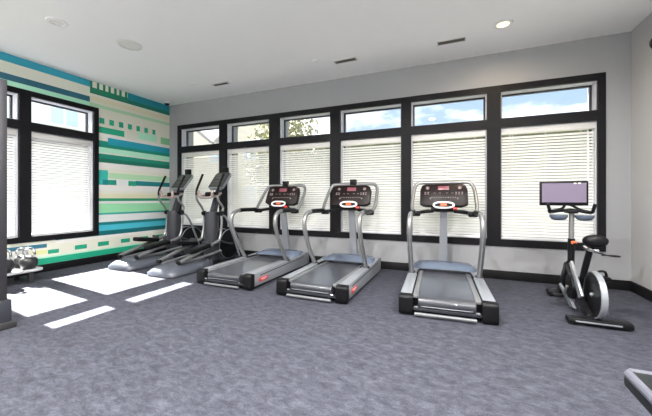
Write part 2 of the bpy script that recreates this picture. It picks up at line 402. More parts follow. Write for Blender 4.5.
# ------------------------------------------------------------------ blinds
def blind(width, z0, z1, place, label, tilt, wand_at=0.12):
    t = thing('window_blind', label, 'blind', group='white slat blinds')
    t.matrix_world = place
    y = 0.072
    MB().span((0.014, y-0.04, z1-0.098), (width-0.014, y+0.035, z1-0.013), 0.006).build('headrail', M['offwhite'], t)
    MB().span((0.02, y-0.026, z0+0.014), (width-0.02, y+0.026, z0+0.036), 0.005).build('bottom_rail', M['white'], t)
    s = bmesh.new(); pitch = 0.0425; z = z0+0.065; h = 0.025
    ca, sa = math.cos(tilt), math.sin(tilt)
    while z < z1-0.11:
        prof = []
        for k, q in enumerate((-1, -0.5, 0, 0.5, 1)):
            d = q*h; crown = 0.0005*(1-q*q)
            prof.append((d*ca-crown*sa, d*sa+crown*ca))
        th = 0.0022
        A = [s.verts.new((0.02, y+p[0], z+p[1])) for p in prof]+[s.verts.new((0.02, y+p[0]-0*sa, z+p[1]-th)) for p in prof[::-1]]
        B = [s.verts.new((width-0.02, v.co.y, v.co.z)) for v in A]
        n = len(A); s.faces.new(A[::-1]); s.faces.new(B)
        for i in range(n): s.faces.new((A[i], A[(i+1) % n], B[(i+1) % n], B[i]))
        z += pitch
    m = MB(); m.bm.free(); m.bm = s; m.build('slats', M['slat'], t, angle=50)
    c = MB()
    for x in ((0.16, width/2, width-0.16) if width > 0.8 else (0.12, width-0.12)):
        for dy in (-0.024, 0.024): c.cyl((x, y+dy, z0+0.03), (x, y+dy, z1-0.09), 0.0012, 5)
    c.build('ladder_cords', M['white'], t)
    MB().tube([(wand_at, y-0.046, z1-0.09), (wand_at, y-0.05, z1-0.72)], 0.004, 6, 0).build('tilt_wand', M['offwhite'], t)
    return t
btxt = ['window bay next to the striped wall', 'second window bay from the striped wall, behind the nearer elliptical', 'third window bay from the striped wall, behind the first treadmill',
        'fourth window bay from the striped wall, behind the middle treadmill', 'fifth window bay, behind the treadmill nearest the bike', 'last window bay before the plain corner, behind the bike monitor']
for i, (a, c) in enumerate(BAYS):
    blind(c-a, ZB1, ZR0, Matrix.Translation((a, WY1-0.0, 0)), 'white slat blind in the '+btxt[i], 0.76)
for i, (a, c) in enumerate(LBAYS):
    blind(c-a, LZ1, LR0, Matrix.Translation((WX0, a, 0)) @ Matrix.Rotation(PI/2, 4, 'Z'), 'white slat blind in the striped wall, '+('narrow one beside the black rack' if i == 0 else 'wide one near the elliptical trainers'), 0.775)

# ------------------------------------------------------------------ treadmills
def make_treadmill(label):
    t = thing('treadmill', label, 'treadmill', group='treadmills facing the back windows')
    L = 1.72
    # side panels with top rails
    for s in (-1, 1):
        p = MB()
        poly = [(0.03, 0.035), (0.03, 0.19), (0.12, 0.20), (1.25, 0.212), (1.62, 0.245), (L, 0.225), (L, 0.05), (1.6, 0.035)]
        p.prism(poly, s*0.395, s*0.452, 'x', bevel=0.006)
        sp = p.build('side_panel', M['silver_side'], t)
        MB().prism([(0.2, 0.168), (1.5, 0.192), (1.5, 0.184), (0.2, 0.158)], s*0.4505, s*0.4545, 'x').build('side_groove', M['black'], sp)
        if True:
            bd = MB(); bd.box((s*0.4535, 0.285, 0.105), (0.006, 0.20, 0.052), 0.002)
            bo = bd.build('badge', M['red'], sp)
            tx = MB(); tx.box((s*0.457, 0.285, 0.113), (0.002, 0.14, 0.009)); tx.box((s*0.457, 0.285, 0.096), (0.002, 0.10, 0.006)); tx.build('badge_print', M['offwhite'], sp, smooth=False)
        # top rail (silver) and inner foot rail (bright)
        r = MB(); r.prism([(0.06, 0.19), (0.06, 0.206), (1.25, 0.222), (1.25, 0.19)], s*0.335, s*0.44, 'x', bevel=0.004); r.build('top_rail', M['silver'], t)
        r = MB(); r.prism([(0.05, 0.17), (0.05, 0.200), (1.32, 0.206), (1.32, 0.17)], s*0.268, s*0.322, 'x', bevel=0.004); r.build('foot_rail', M['tube'], t)
        # rear end cap
        e = MB(); e.prism([(0.0, 0.012), (-0.014, 0.05), (-0.012, 0.18), (0.004, 0.205), (0.075, 0.212), (0.075, 0.012)], s*0.318, s*0.462, 'x', bevel=0.010); e.build('end_cap', M['black'], t)
        e = MB(); e.cyl((s*0.30, -0.012, 0.098), (s*0.265, -0.012, 0.098), 0.011, 10); e.build('roller_bolt', M['chrome'], t)
        for yy in (0.12, 1.5):
            f = MB(); f.lathe([(0.03, 0.0), (0.034, 0.008), (0.034, 0.03), (0.02, 0.045)], (s*0.40, yy, 0), seg=14); f.build('foot', M['rubber'], t)
    MB().span((-0.395, 0.08, 0.045), (0.395, 1.64, 0.165), 0.004).build('deck_frame', M['black'], t)
    bl = MB(); prof = []
    for k in range(7):
        a = PI/2+PI*k/6; prof.append((0.045+0.05*math.cos(a), 0.140+0.05*math.sin(a)))
    poly = prof+[(1.40, 0.09), (1.40, 0.196)]
    bl.prism(poly, -0.266, 0.266, 'x'); bl.build('running_belt', M['belt'], t)
    MB().span((-0.318, 0.0, 0.058), (0.318, 0.06, 0.086), 0.004).build('rear_cross_member', M['dark'], t)
    MB().tube([(-0.24, -0.016, 0.112), (0.24, -0.016, 0.112)], 0.004, 8, 0).build('roller_guard', M['silver_side'], t)
    MB().tube([(-0.30, -0.022, 0.034), (0.27, -0.022, 0.034)], 0.016, 10, 0).build('rear_lift_bar', M['bar'], t)
    # motor hood
    h = MB()
    sec = []
    for y, w, z0, z1 in ((1.22, 0.36, 0.20, 0.222), (1.32, 0.43, 0.19, 0.252), (1.42, 0.447, 0.18, 0.278), (1.58, 0.447, 0.16, 0.285), (1.70, 0.43, 0.12, 0.258), (1.76, 0.39, 0.08, 0.20)):
        ring = [(-w, y, z0)]
        for k in range(9):
            u = -1+2*k/8
            ring.append((w*u, y, z1-(z1-z0)*0.6*abs(u)**6))
        ring.append((w, y, z0)); sec.append(ring)
    h.loft(sec); h.build('motor_hood', M['hood'], t, angle=60)
    h = MB(); h.tube([(-0.335, 0.95, 0.215), (-0.325, 1.12, 0.219), (-0.28, 1.195, 0.222), (0, 1.21, 0.222), (0.28, 1.195, 0.222), (0.325, 1.12, 0.219), (0.335, 0.95, 0.215)], 0.012, 8, 5); h.build('hood_lip', M['blacksat'], t)
    # central mast
    m = MB(); m.loft([[(-0.055, 1.69, 0.2), (0.055, 1.69, 0.2), (0.055, 1.76, 0.2), (-0.055, 1.76, 0.2)], [(-0.05, 1.53, 1.03), (0.05, 1.53, 1.03), (0.05, 1.58, 1.03), (-0.05, 1.58, 1.03)]]); m.build('mast', M['silver_side'], t)
    # handrails
    for s in (-1, 1):
        P = [(s*0.405, 1.00, 0.20), (s*0.407, 0.88, 0.38), (s*0.408, 0.755, 0.57), (s*0.408, 0.665, 0.76), (s*0.407, 0.655, 0.88), (s*0.405, 0.69, 0.955), (s*0.402, 0.78, 0.995), (s*0.40, 0.92, 1.01), (s*0.395, 1.33, 1.005)]
        hr = MB().tube(P, 0.031, 12, 6).build('handrail', M['tube'], t)
        MB().tube([(s*0.401, 0.84, 1.004), (s*0.399, 0.95, 1.010), (s*0.396, 1.28, 1.006)], 0.034, 12, 4).build('hand_grip', M['black'], hr)
        MB().lathe([(0.05, 0.196), (0.05, 0.225), (0.036, 0.24)], (s*0.405, 1.0, 0), seg=16).build('rail_socket', M['dark'], hr)
        MB().box((s*0.37, 1.33, 0.985), (0.12, 0.10, 0.075), 0.018).build('grip_bracket', M['black'], t)
        MB().tube([(s*0.36, 1.33, 0.99), (s*0.28, 1.43, 1.005), (s*0.14, 1.47, 1.02)], 0.026, 10, 4).build('console_arm', M['black'], t)
    P = [(-0.395, 1.33, 1.0), (-0.425, 1.39, 1.06), (-0.428, 1.50, 1.18), (-0.415, 1.62, 1.33), (-0.385, 1.665, 1.405), (-0.32, 1.68, 1.435), (0, 1.682, 1.438)]
    P = P+[(-x, y, z) for x, y, z in P[-2::-1]]
    MB().tube(P, 0.026, 12, 6).build('console_hoop', M['tube'], t)
    # console, tilted towards the runner
    c = bpy.data.objects.new('console', None)
    rot = Matrix.Rotation(math.radians(-24), 4, 'X')
    base = Matrix.Translation((0, 1.545, 1.225)) @ rot
    def cbuild(mb, name, m, parent):
        bmesh.ops.transform(mb.bm, matrix=base, verts=mb.bm.verts)
        return mb.build(name, m, parent)
    poly = [(-0.325, -0.12), (-0.325, 0.10), (-0.30, 0.175), (-0.25, 0.195), (0.25, 0.195), (0.30, 0.175), (0.325, 0.10), (0.325, -0.12), (0.25, -0.155), (-0.25, -0.155)]
    k = MB(); k.prism(poly, -0.03, 0.05, 'y', bevel=0.012); con = cbuild(k, 'console', M['console'], t)
    d = MB(); d.box((-0.0, -0.034, 0.125), (0.15, 0.008, 0.06), 0.002); cbuild(d, 'display', M['led'], con)
    for x in (-0.22, 0.22): cbuild(MB().lathe([(0.022, -0.037), (0.026, -0.031)], (x, 0, 0.13), 'y', 14), 'round_button', M['button'], con)
    keys = [(x, z, 0.022, 0.014) for x in (-0.25, -0.21, 0.17, 0.21, 0.25) for z in (0.03, 0.055)]
    keys += [(-0.16+0.032*i, -0.025, 0.016, 0.010) for i in range(11)]+[(x, 0.045, 0.03, 0.007) for x in (-0.12, -0.05, 0.05, 0.12)]
    keys += [(-0.18, -0.04, 0.018, 0.022), (0.19, -0.04, 0.018, 0.022)]
    for x, z, kw, kh in keys: cbuild(MB().box((x, -0.033, z), (kw, 0.008, kh)), 'button', M['button'], con)
    # heart-rate / tray ring at the lower edge
    ring = []
    for i in range(25):
        a = 2*PI*i/24; ring.append((0.135*math.copysign(abs(math.cos(a))**0.7, math.cos(a)), -0.052-0.03, -0.165+0.043*math.sin(a)))
    k = MB(); k.tube(ring, 0.014, 8, 0); cbuild(k, 'tray_ring', M['white'], con)
    k = MB(); k.box((0, -0.055, -0.165), (0.23, 0.05, 0.07), 0.015); cbuild(k, 'tray', M['black'], con)
    k = MB(); k.box((0.0, -0.086, -0.162), (0.085, 0.014, 0.034), 0.004); cbuild(k, 'start_button', M['orange'], con)
    k = MB(); k.box((0.15, -0.06, -0.215), (0.055, 0.05, 0.03), 0.008); cbuild(k, 'stop_key', M['red'], con)
    k = MB(); k.box((0.0, 0.01, -0.195), (0.34, 0.10, 0.05), 0.015); cbuild(k, 'console_neck', M['black'], con)
    return t
M['belt'] = mat('belt_black', (0.045, 0.048, 0.058), 0.30, var=0.15, scale=60, bump=0.02, coat=0.45)
def receiver(t):
    MB().box((0, 1.66, 1.472), (0.105, 0.07, 0.095), 0.010).build('receiver_box', M['black'], t)
t1 = make_treadmill('silver treadmill beside the elliptical trainers, first of the treadmill row'); t1.location = (-2.893, 3.285, 0)
t2 = copy_tree(t1); t2.location = (-1.585, 3.275, 0); t2['label'] = 'silver treadmill in the middle of the row, between two other treadmills'
t3 = copy_tree(t1); t3.location = (-0.088, 3.262, 0); t3.rotation_euler = (0, 0, math.radians(3.0)); t3['label'] = 'silver treadmill standing nearest the exercise bike, without a box on its console'
receiver(t1); receiver(t2)

# ------------------------------------------------------------------ elliptical trainers
def make_elliptical(label):
    t = thing('elliptical_trainer', label, 'elliptical', group='elliptical trainers by the striped wall')
    # rear shell
    sec = []
    for y, w, z in ((0.0, 0.225, 0.055), (0.025, 0.27, 0.11), (0.12, 0.288, 0.16), (0.35, 0.29, 0.175), (0.6, 0.27, 0.165), (0.85, 0.21, 0.14), (1.0, 0.14, 0.12)):
        ring = [(-w, y, 0.015)]
        for k in range(9):
            u = -1+2*k/8; ring.append((w*u, y, z-(z-0.03)*0.75*abs(u)**4))
        ring.append((w, y, 0.015)); sec.append(ring)
    MB().loft(sec).build('rear_shell', M['ellbase'], t, angle=60)
    MB().prism([(-0.26, 0.03), (0.26, 0.03), (0.28, 0.35), (0.25, 0.7), (-0.25, 0.7), (-0.28, 0.35)], 0.0, 0.018, 'z').build('rear_foot_plate', M['rubber'], t)
    MB().span((-0.10, 0.85, 0.02), (0.10, 1.72, 0.10), 0.02).build('floor_beam', M['dark'], t)
    MB().tube([(-0.29, 1.66, 0.035), (0.29, 1.66, 0.035)], 0.035, 12, 0).build('front_stabilizer', M['dark'], t)
    for s in (-1, 1):
        MB().lathe([(0.03, 0.0), (0.034, 0.01), (0.02, 0.03)], (s*0.26, 1.66, 0), seg=12).build('foot', M['rubber'], t)
        MB().tube([(s*0.15, 0.20, 0.165), (s*0.17, 0.7, 0.20), (s*0.18, 1.15, 0.24)], 0.022, 10, 4).build('roller_track', M['tube'], t)
    # column and drive disc
    MB().lathe([(0.14, 0.08), (0.128, 0.3), (0.120, 0.90), (0.108, 0.955), (0.06, 0.96)], (0, 1.12, 0), seg=24).build('column', M['dark'], t)
    for s in (-1, 1):
        d = MB().lathe([(0.06, s*0.115), (0.255, s*0.11), (0.275, s*0.10), (0.275, s*0.07), (0.06, s*0.06)], (0, 1.49, 0.325), 'x', 36).build('drive_cover', M['black'], t)
        MB().lathe([(0.276, s*0.103), (0.284, s*0.098), (0.284, s*0.088), (0.276, s*0.08)], (0, 1.49, 0.325), 'x', 36, ring=True).build('cover_rim', M['silver'], d)
        MB().box((s*0.135, 1.45, 0.325), (0.03, 0.16, 0.05), 0.012).build('crank_arm', M['blacksat'], t)
    MB().span((-0.07, 1.12, 0.06), (0.07, 1.74, 0.28), 0.03).build('drive_housing', M['dark'], t)
    # handle pivot crossbar
    MB().tube([(-0.19, 1.13, 0.925), (0.19, 1.13, 0.925)], 0.026, 12, 0).build('pivot_bar', M['black'], t)
    for s, ph in ((-1, 0.0), (1, 0.10)):
        MB().lathe([(0.04, s*0.165), (0.045, s*0.175), (0.045, s*0.225), (0.03, s*0.237)], (0, 1.13, 0.925), 'x', 16).build('pivot_cap', M['black'], t)
        up = [(s*0.205, 1.13, 0.925), (s*0.205, 1.08+ph, 1.03), (s*0.20, 0.96+ph, 1.17), (s*0.198, 0.94+ph, 1.27)]
        MB().tube(up, 0.020, 10, 5).build('handle_arm', M['tube'], t)
        up = [(s*0.198, 0.94+ph, 1.26), (s*0.198, 0.95+ph, 1.36), (s*0.20, 1.03+ph, 1.52), (s*0.203, 1.10+ph, 1.65)]
        MB().tube(up, 0.021, 10, 5).build('handle_grip', M['black'], t)
        low = [(s*0.205, 1.13, 0.925), (s*0.21, 1.14, 0.78), (s*0.21, 1.12, 0.58), (s*0.21, 1.07, 0.44)]
        MB().tube(low, 0.022, 10, 5).build('lower_arm', M['tube'], t)
        # pedal link and pedal
        y1, z1 = 1.07, 0.44
        yr, zr = (0.16, 0.20) if s < 0 else (0.22, 0.20)
        MB().tube([(s*0.20, yr, zr), (s*0.215, y1, z1)], 0.032, 10, 0).build('pedal_link', M['tube'], t)
        zc = 0.35 if s < 0 else 0.28
        yc = 0.66 if s < 0 else 0.62
        zo = zc+0.08
        sl = 0.28
        rot = Matrix.Rotation(sl*(-0.5 if s < 0 else 0.4), 4, 'X')
        pd = MB().box((s*0.17, yc, zo), (0.18, 0.44, 0.075), 0.025, rot=rot).build('pedal', M['black'], t)
        MB().box((s*0.17, yc+0.19, zo+0.035-(0.02 if s < 0 else -0.03)), (0.16, 0.03, 0.09), 0.012).build('toe_guard', M['dark'], pd)
        MB().lathe([(0.02, s*0.14), (0.03, s*0.15), (0.03, s*0.21), (0.02, s*0.22)], (0, yr, zr), 'x', 16).build('rear_roller', M['black'], t)
        MB().tube([(s*0.215, y1, z1), (s*0.2, 1.30, 0.36), (s*0.165, 1.50, 0.33)], 0.02, 10, 4).build('crank_link', M['dark'], t)
    # front brace tubes
    for s in (-1, 1):
        MB().tube([(s*0.10, 1.2, 0.90), (s*0.17, 1.29, 0.85), (s*0.19, 1.42, 0.60), (s*0.20, 1.66, 0.06)], 0.019, 10, 5).build('front_brace', M['silver'], t)
    # console mast, fixed bar, console
    m = MB(); m.loft([[(-0.05, 1.10, 0.93), (0.05, 1.10, 0.93), (0.05, 1.19, 0.93), (-0.05, 1.19, 0.93)], [(-0.04, 1.31, 1.49), (0.04, 1.31, 1.49), (0.04, 1.38, 1.49), (-0.04, 1.38, 1.49)]]); m.build('console_mast', M['dark'], t)
    P = [(-0.12, 1.22, 1.30), (-0.16, 1.04, 1.24), (-0.165, 0.97, 1.25), (-0.16, 0.95, 1.34), (-0.14, 0.97, 1.25), (-0.10, 0.96, 1.22), (0.10, 0.96, 1.22), (0.14, 0.97, 1.25), (0.16, 0.95, 1.34), (0.165, 0.97, 1.25), (0.16, 1.04, 1.24), (0.12, 1.22, 1.30)]
    MB().tube(P, 0.022, 10, 4).build('fixed_handle', M['copper'], t)
    MB().box((0, 1.12, 1.27), (0.20, 0.16, 0.10), 0.02).build('console_base', M['black'], t)
    rot = Matrix.Rotation(math.radians(-40), 4, 'X')
    base = Matrix.Translation((0, 1.33, 1.54)) @ rot @ Matrix.Diagonal((0.86, 1.0, 1.12, 1.0))
    def cb(mb, name, mm, p):
        bmesh.ops.transform(mb.bm, matrix=base, verts=mb.bm.verts); return mb.build(name, mm, p)
    k = MB(); k.prism([(-0.20, -0.16), (-0.21, 0.12), (-0.17, 0.18), (0.17, 0.18), (0.21, 0.12), (0.20, -0.16), (0.15, -0.19), (-0.15, -0.19)], -0.02, 0.035, 'y', bevel=0.01)
    con = cb(k, 'console', M['silver_side'], t)
    k = MB(); k.prism([(-0.19, -0.16), (-0.2, 0.118), (-0.163, 0.17), (0.163, 0.17), (0.2, 0.118), (0.19, -0.16)], -0.027, -0.018, 'y'); cb(k, 'console_face', M['facegrey'], con)
    for x in (-0.11, -0.055, 0.0, 0.055, 0.11):
        for z in (-0.10, -0.04, 0.06, 0.11): cb(MB().box((x, -0.028, z), (0.028, 0.006, 0.014)), 'button', M['button'], con)
    k = MB(); k.box((0, -0.028, 0.012), (0.15, 0.006, 0.05)); cb(k, 'display', M['screendim'], con)
    MB().box((0.0, 1.48, 1.75), (0.115, 0.08, 0.12), 0.012).build('receiver_box', M['black'], t)
    return t
M['facegrey'] = mat('console_face_grey', (0.036, 0.041, 0.038), 0.3, var=0.3, scale=40)
M['copper'] = mat('handle_warm_metal', (0.42, 0.33, 0.31), 0.3, metal=0.6)
M['screendim'] = mat('dim_display', (0.08, 0.09, 0.09), 0.25)
e1 = make_elliptical('grey elliptical trainer closest to the striped wall'); e1.location = (-5.20, 3.37, 0)
e2 = copy_tree(e1); e2.location = (-4.19, 3.31, 0); e2.location = (-4.16, 3.31, 0); e2['label'] = 'grey elliptical trainer beside the first treadmill'

# ------------------------------------------------------------------ exercise bike
bk = thing('exercise_bike', 'black and silver exercise bike standing by the plain corner', 'exercise bike', (1.2, 3.64, 0))
MB().box((0.025, 0.0, 0.045), (0.49, 0.10, 0.06), 0.018).build('rear_stabilizer', M['blacksat'], bk)
MB().box((0.045, 0.95, 0.05), (0.42, 0.12, 0.07), 0.022).build('front_stabilizer', M['blacksat'], bk)
for x in (-0.18, 0.23):
    MB().lathe([(0.028, 0), (0.03, 0.012), (0.018, 0.028)], (x, 0, 0), seg=12).build('foot', M['rubber'], bk)
    MB().lathe([(0.028, 0), (0.03, 0.012), (0.018, 0.028)], (x*0.65+0.045, 0.95, 0), seg=12).build('foot', M['rubber'], bk)
MB().box((0.01, -0.052, 0.045), (0.34, 0.006, 0.014), 0.002).build('stabilizer_strip', M['silver'], bk)
fw = MB().lathe([(0.03, -0.02), (0.175, -0.014), (0.19, -0.024), (0.212, -0.024), (0.214, -0.02), (0.214, 0.02), (0.212, 0.024), (0.19, 0.024), (0.175, 0.014), (0.03, 0.02)], (0.02, 0.055, 0.285), 'x', 44).build('flywheel', M['blacksat'], bk)
MB().lathe([(0.208, -0.026), (0.219, -0.022), (0.220, 0.0), (0.219, 0.022), (0.208, 0.026)], (0.02, 0.055, 0.285), 'x', 44, ring=True).build('flywheel_rim', M['silver'], fw)
MB().lathe([(0.012, -0.04), (0.018, -0.034), (0.018, 0.034), (0.012, 0.04)], (0.02, 0.055, 0.285), 'x', 20).build('hub', M['silver'], fw)
# frame: V of two beams plus front leg
def beam(pts, w, x0, x1, name, m, bevel=0.008):
    return MB().prism(pts, x0, x1, 'x', bevel=bevel).build(name, m, bk)
beam([(0.62, 0.50), (0.70, 0.46), (0.34, 0.10), (0.20, 0.06), (0.02, 0.05), (0.02, 0.10), (0.18, 0.15)], 0, -0.05, 0.0, 'main_frame', M['blacksat'])
beam([(0.40, 0.54), (0.46, 0.50), (0.18, 0.20), (0.09, 0.25)], 0, -0.075, -0.05, 'frame_fairing', M['silver'])
beam([(0.60, 0.50), (0.72, 0.46), (0.98, 0.10), (0.93, 0.05), (0.88, 0.06)], 0, -0.05, 0.02, 'front_leg', M['blacksat'])
beam([(0.80, 0.20), (0.86, 0.17), (0.46, 0.03), (0.30, 0.06), (0.42, 0.10)], 0, -0.07, -0.045, 'lower_fairing', M['silver'])
MB().lathe([(0.05, -0.09), (0.125, -0.085), (0.13, -0.07), (0.13, -0.05), (0.05, -0.045)], (0, 0.42, 0.26), 'x', 30).build('drive_cover', M['black'], bk)
MB().tube([(-0.10, 0.42, 0.26), (-0.105, 0.50, 0.14)], 0.014, 8, 0).build('crank_arm', M['tube'], bk)
MB().tube([(0.03, 0.42, 0.26), (0.11, 0.42, 0.26), (0.115, 0.34, 0.38)], 0.014, 8, 0).build('crank_arm', M['tube'], bk)
MB().box((-0.16, 0.51, 0.13), (0.10, 0.085, 0.03), 0.008).build('pedal', M['black'], bk)
p = MB().box((0.175, 0.33, 0.39), (0.10, 0.095, 0.035), 0.008).build('pedal', M['black'], bk)
MB().tube([(0.13, 0.38, 0.40), (0.15, 0.36, 0.45), (0.20, 0.36, 0.45), (0.22, 0.38, 0.40)], 0.012, 8, 4).build('toe_strap', M['black'], p)
# seat post and saddle
MB().tube([(-0.01, 0.34, 0.28), (-0.005, 0.19, 0.56), (0.0, 0.12, 0.70)], 0.028, 12, 0).build('seat_post', M['blacksat'], bk)
MB().box((0.0, 0.10, 0.71), (0.05, 0.26, 0.04), 0.01).build('seat_slider', M['chrome'], bk)
sd = MB(); sec = []
for y, w, z, th in ((-0.07, 0.035, 0.82, 0.05), (-0.055, 0.085, 0.83, 0.10), (0.0, 0.098, 0.825, 0.115), (0.06, 0.08, 0.81, 0.10), (0.13, 0.045, 0.80, 0.075), (0.20, 0.03, 0.79, 0.055), (0.215, 0.015, 0.785, 0.03)):
    ring = []
    for k in range(14):
        a = 2*PI*k/14; ring.append((w*math.cos(a), y, z-0.02+th/2*math.sin(a)*(1 if math.sin(a) > 0 else 1.2)))
    sec.append(ring)
sd.loft(sec).build('saddle', M['black'], bk, angle=70)
MB().tube([(0.0, -0.05, 0.70), (0.06, -0.15, 0.69), (0.10, -0.22, 0.70), (0.04, -0.24, 0.71), (-0.02, -0.20, 0.70)], 0.006, 6, 4).build('bottle_holder', M['black'], bk)
# handlebar post
hx = -0.0
MB().tube([(0, 0.66, 0.42), (0, 0.64, 0.75)], 0.034, 14, 0).build('post_sleeve', M['blacksat'], bk)
MB().tube([(0, 0.645, 0.72), (0, 0.635, 1.05)], 0.026, 14, 0).build('handlebar_post', M['tube'], bk)
MB().lathe([(0.012, 0.0), (0.026, 0.012), (0.026, 0.03), (0.015, 0.04)], (0.0, 0.56, 0.69), seg=14).build('resistance_knob', M['orange'], bk)
MB().box((0, 0.585, 0.70), (0.03, 0.12, 0.025), 0.006).build('knob_bracket', M['black'], bk)
MB().box((0, 0.65, 1.05), (0.10, 0.16, 0.035), 0.01).build('handlebar_slider', M['black'], bk)
for s in (-1, 1):
    q = 1.0 if s < 0 else 0.74
    P = [(0, 0.67, 1.07), (s*0.10*q, 0.66, 1.06), (s*0.19*q, 0.62, 1.045), (s*0.222*q, 0.57, 1.05), (s*0.228*q, 0.55, 1.08), (s*0.245*q, 0.54, 1.14)]
    MB().tube(P, 0.017, 10, 5).build('handlebar', M['black'], bk)
    c = MB(); sec = []
    for q, (w, z) in enumerate(((0.03, 0.955), (0.058, 0.965), (0.075, 0.995), (0.075, 1.015), (0.055, 1.01))):
        sec.append([(s*(0.13 if s < 0 else 0.105)+w*1.15*math.cos(2*PI*k/18), 0.60+w*1.1*math.sin(2*PI*k/18), z) for k in range(18)])
    c.loft(sec).build('elbow_cup', M['hood'], bk, angle=60)
# monitor on the handlebar
mo = MB(); mo.box((-0.06, 0.70, 1.258), (0.458, 0.035, 0.278), 0.006); mon = mo.build('monitor', M['black'], bk)
MB().box((-0.06, 0.6815, 1.266), (0.418, 0.004, 0.222)).build('monitor_screen', M['screen'], mon, smooth=False)
k = MB()
for x in (0.045, 0.085): k.box((x, 0.679, 1.372), (0.022, 0.002, 0.010))
k.build('screen_icon', M['icon'] if 'icon' in M else mat('icon_cream', (0.8, 0.75, 0.6), 0.5, emit=(0.9, 0.85, 0.7), estr=0.6), mon, smooth=False)
MB().tube([(-0.055, 0.715, 1.15), (-0.05, 0.70, 1.11), (-0.09, 0.68, 1.08), (-0.15, 0.66, 1.065), (-0.21, 0.60, 1.06)], 0.014, 10, 5).build('monitor_arm', M['black'], bk)
MB().tube([(-0.04, 0.715, 1.14), (0.02, 0.70, 1.12), (0.09, 0.68, 1.075), (0.15, 0.66, 1.055), (0.175, 0.62, 1.05)], 0.014, 10, 5).build('monitor_arm', M['black'], bk)

# ------------------------------------------------------------------ rack upright at the picture's edge
rk = thing('power_rack', 'tall dark grey weight rack with bolted post beside the sunlit floor', 'rack', (-3.875, 1.45, 0))
for i, (dx, dy) in enumerate(((0, 0), (-1.15, 0), (0, -1.2), (-1.15, -1.2))):
    pz = MB().span((dx-0.035, dy-0.035, 0.05), (dx+0.035, dy+0.035, 2.30), 0.005).build('upright', M['rackgrey'], rk)
    if i == 0:
        for z in (0.70, 1.15, 1.62, 1.77, 1.93, 2.08):
            MB().cyl((dx+0.018, dy-0.030, z), (dx+0.018, dy-0.042, z), 0.014, 10).build('bolt', M['white'], pz)
    MB().prism([(dx-0.062, 0.06), (dx+0.062, 0.06), (dx+0.05, 0.26), (dx-0.05, 0.26)], dy-0.06, dy+0.06, 'y', bevel=0.006).build('post_boot', M['dark'], pz)
    MB().span((dx-0.085, dy-0.085, 0.0), (dx+0.085, dy+0.085, 0.062), 0.008).build('foot', M['rubber'], pz)
MB().span((-1.12, -0.03, 2.22), (-0.03, 0.03, 2.28)).build('cross_beam', M['rackgrey'], rk)
MB().span((-1.12, -1.23, 2.22), (-0.03, -1.17, 2.28)).build('cross_beam', M['rackgrey'], rk)
for dx in (0, -1.15): MB().span((dx-0.03, -1.17, 2.22), (dx+0.03, -0.03, 2.28)).build('side_beam', M['rackgrey'], rk)
MB().tube([(-1.12, -0.05, 2.10), (-0.03, -0.05, 2.10)], 0.016, 10, 0).build('pull_up_bar', M['chrome'], rk)

# ------------------------------------------------------------------ low shelf with kettlebells
sh = thing('storage_shelf', 'low light grey shelf under the window in the striped wall', 'shelf', (-5.78, 1.75, 0))
MB().prism([(-0.24, -0.8), (0.24, -0.8), (0.24, 0.72), (0.20, 0.80), (-0.20, 0.80), (-0.24, 0.74)], 0.155, 0.195, 'z', bevel=0.012).build('shelf_board', M['tray'], sh)
for x in (-0.19, 0.19):
    for y in (-0.72, 0.66):
        MB().span((x-0.025, y-0.025, 0), (x+0.025, y+0.025, 0.157)).build('leg', M['rackgrey'], sh)
def kettlebell(label, loc, s):
    t = thing('kettlebell', label, 'kettlebell', loc, 0.6, 'kettlebells on the low shelf')
    MB().lathe([(0.05*s, 0), (0.075*s, 0.006*s), (0.10*s, 0.05*s), (0.112*s, 0.10*s), (0.10*s, 0.155*s), (0.065*s, 0.195*s), (0.03*s, 0.205*s)], seg=24).build('body', M['iron'], t, angle=70)
    MB().tube([(-0.055*s, 0, 0.17*s), (-0.078*s, 0, 0.225*s), (-0.068*s, 0, 0.29*s), (-0.03*s, 0, 0.318*s), (0.03*s, 0, 0.318*s), (0.068*s, 0, 0.29*s), (0.078*s, 0, 0.225*s), (0.055*s, 0, 0.17*s)], 0.017*s, 10, 5).build('handle', M['chrome'], t)
    return t
kettlebell('black kettlebell with bright handle, farther along the low shelf from the rack', (-5.62, 2.40, 0.195), 0.92)
kettlebell('black kettlebell with bright handle right beside the dark rack post', (-5.60, 2.13, 0.195), 0.98)
kettlebell('smaller black kettlebell behind the other two on the low shelf', (-5.86, 2.42, 0.195), 0.85)

# ------------------------------------------------------------------ bench at the lower edge
bn = thing('weight_bench', 'black padded weight bench with painted edge highlight near the viewer', 'bench', (0.80, 0.72, 0))
pd = MB().box((0, 0.32, 0.455), (0.32, 1.26, 0.075), 0.02, 3).build('bench_pad', M['pad'], bn)
P = [(-0.15, -0.29, 0.482), (-0.15, 0.92, 0.482), (-0.135, 0.938, 0.482), (0.135, 0.938, 0.482), (0.15, 0.92, 0.482), (0.15, -0.29, 0.482)]
MB().tube(P, 0.017, 10, 0).build('edge_highlight', M['edge_glint'], pd)  # painted highlight along the pad edge, as a raised strip
MB().span((-0.04, -0.2, 0.34), (0.04, 0.85, 0.42), 0.006).build('spine_beam', M['blacksat'], bn)
for y in (-0.15, 0.72):
    MB().span((-0.03, y-0.03, 0.05), (0.03, y+0.03, 0.345)).build('leg', M['blacksat'], bn)
    MB().span((-0.25 if y < 0 else -0.12, y-0.03, 0), (0.25 if y < 0 else 0.12, y+0.03, 0.055), 0.008).build('foot', M['blacksat'], bn)

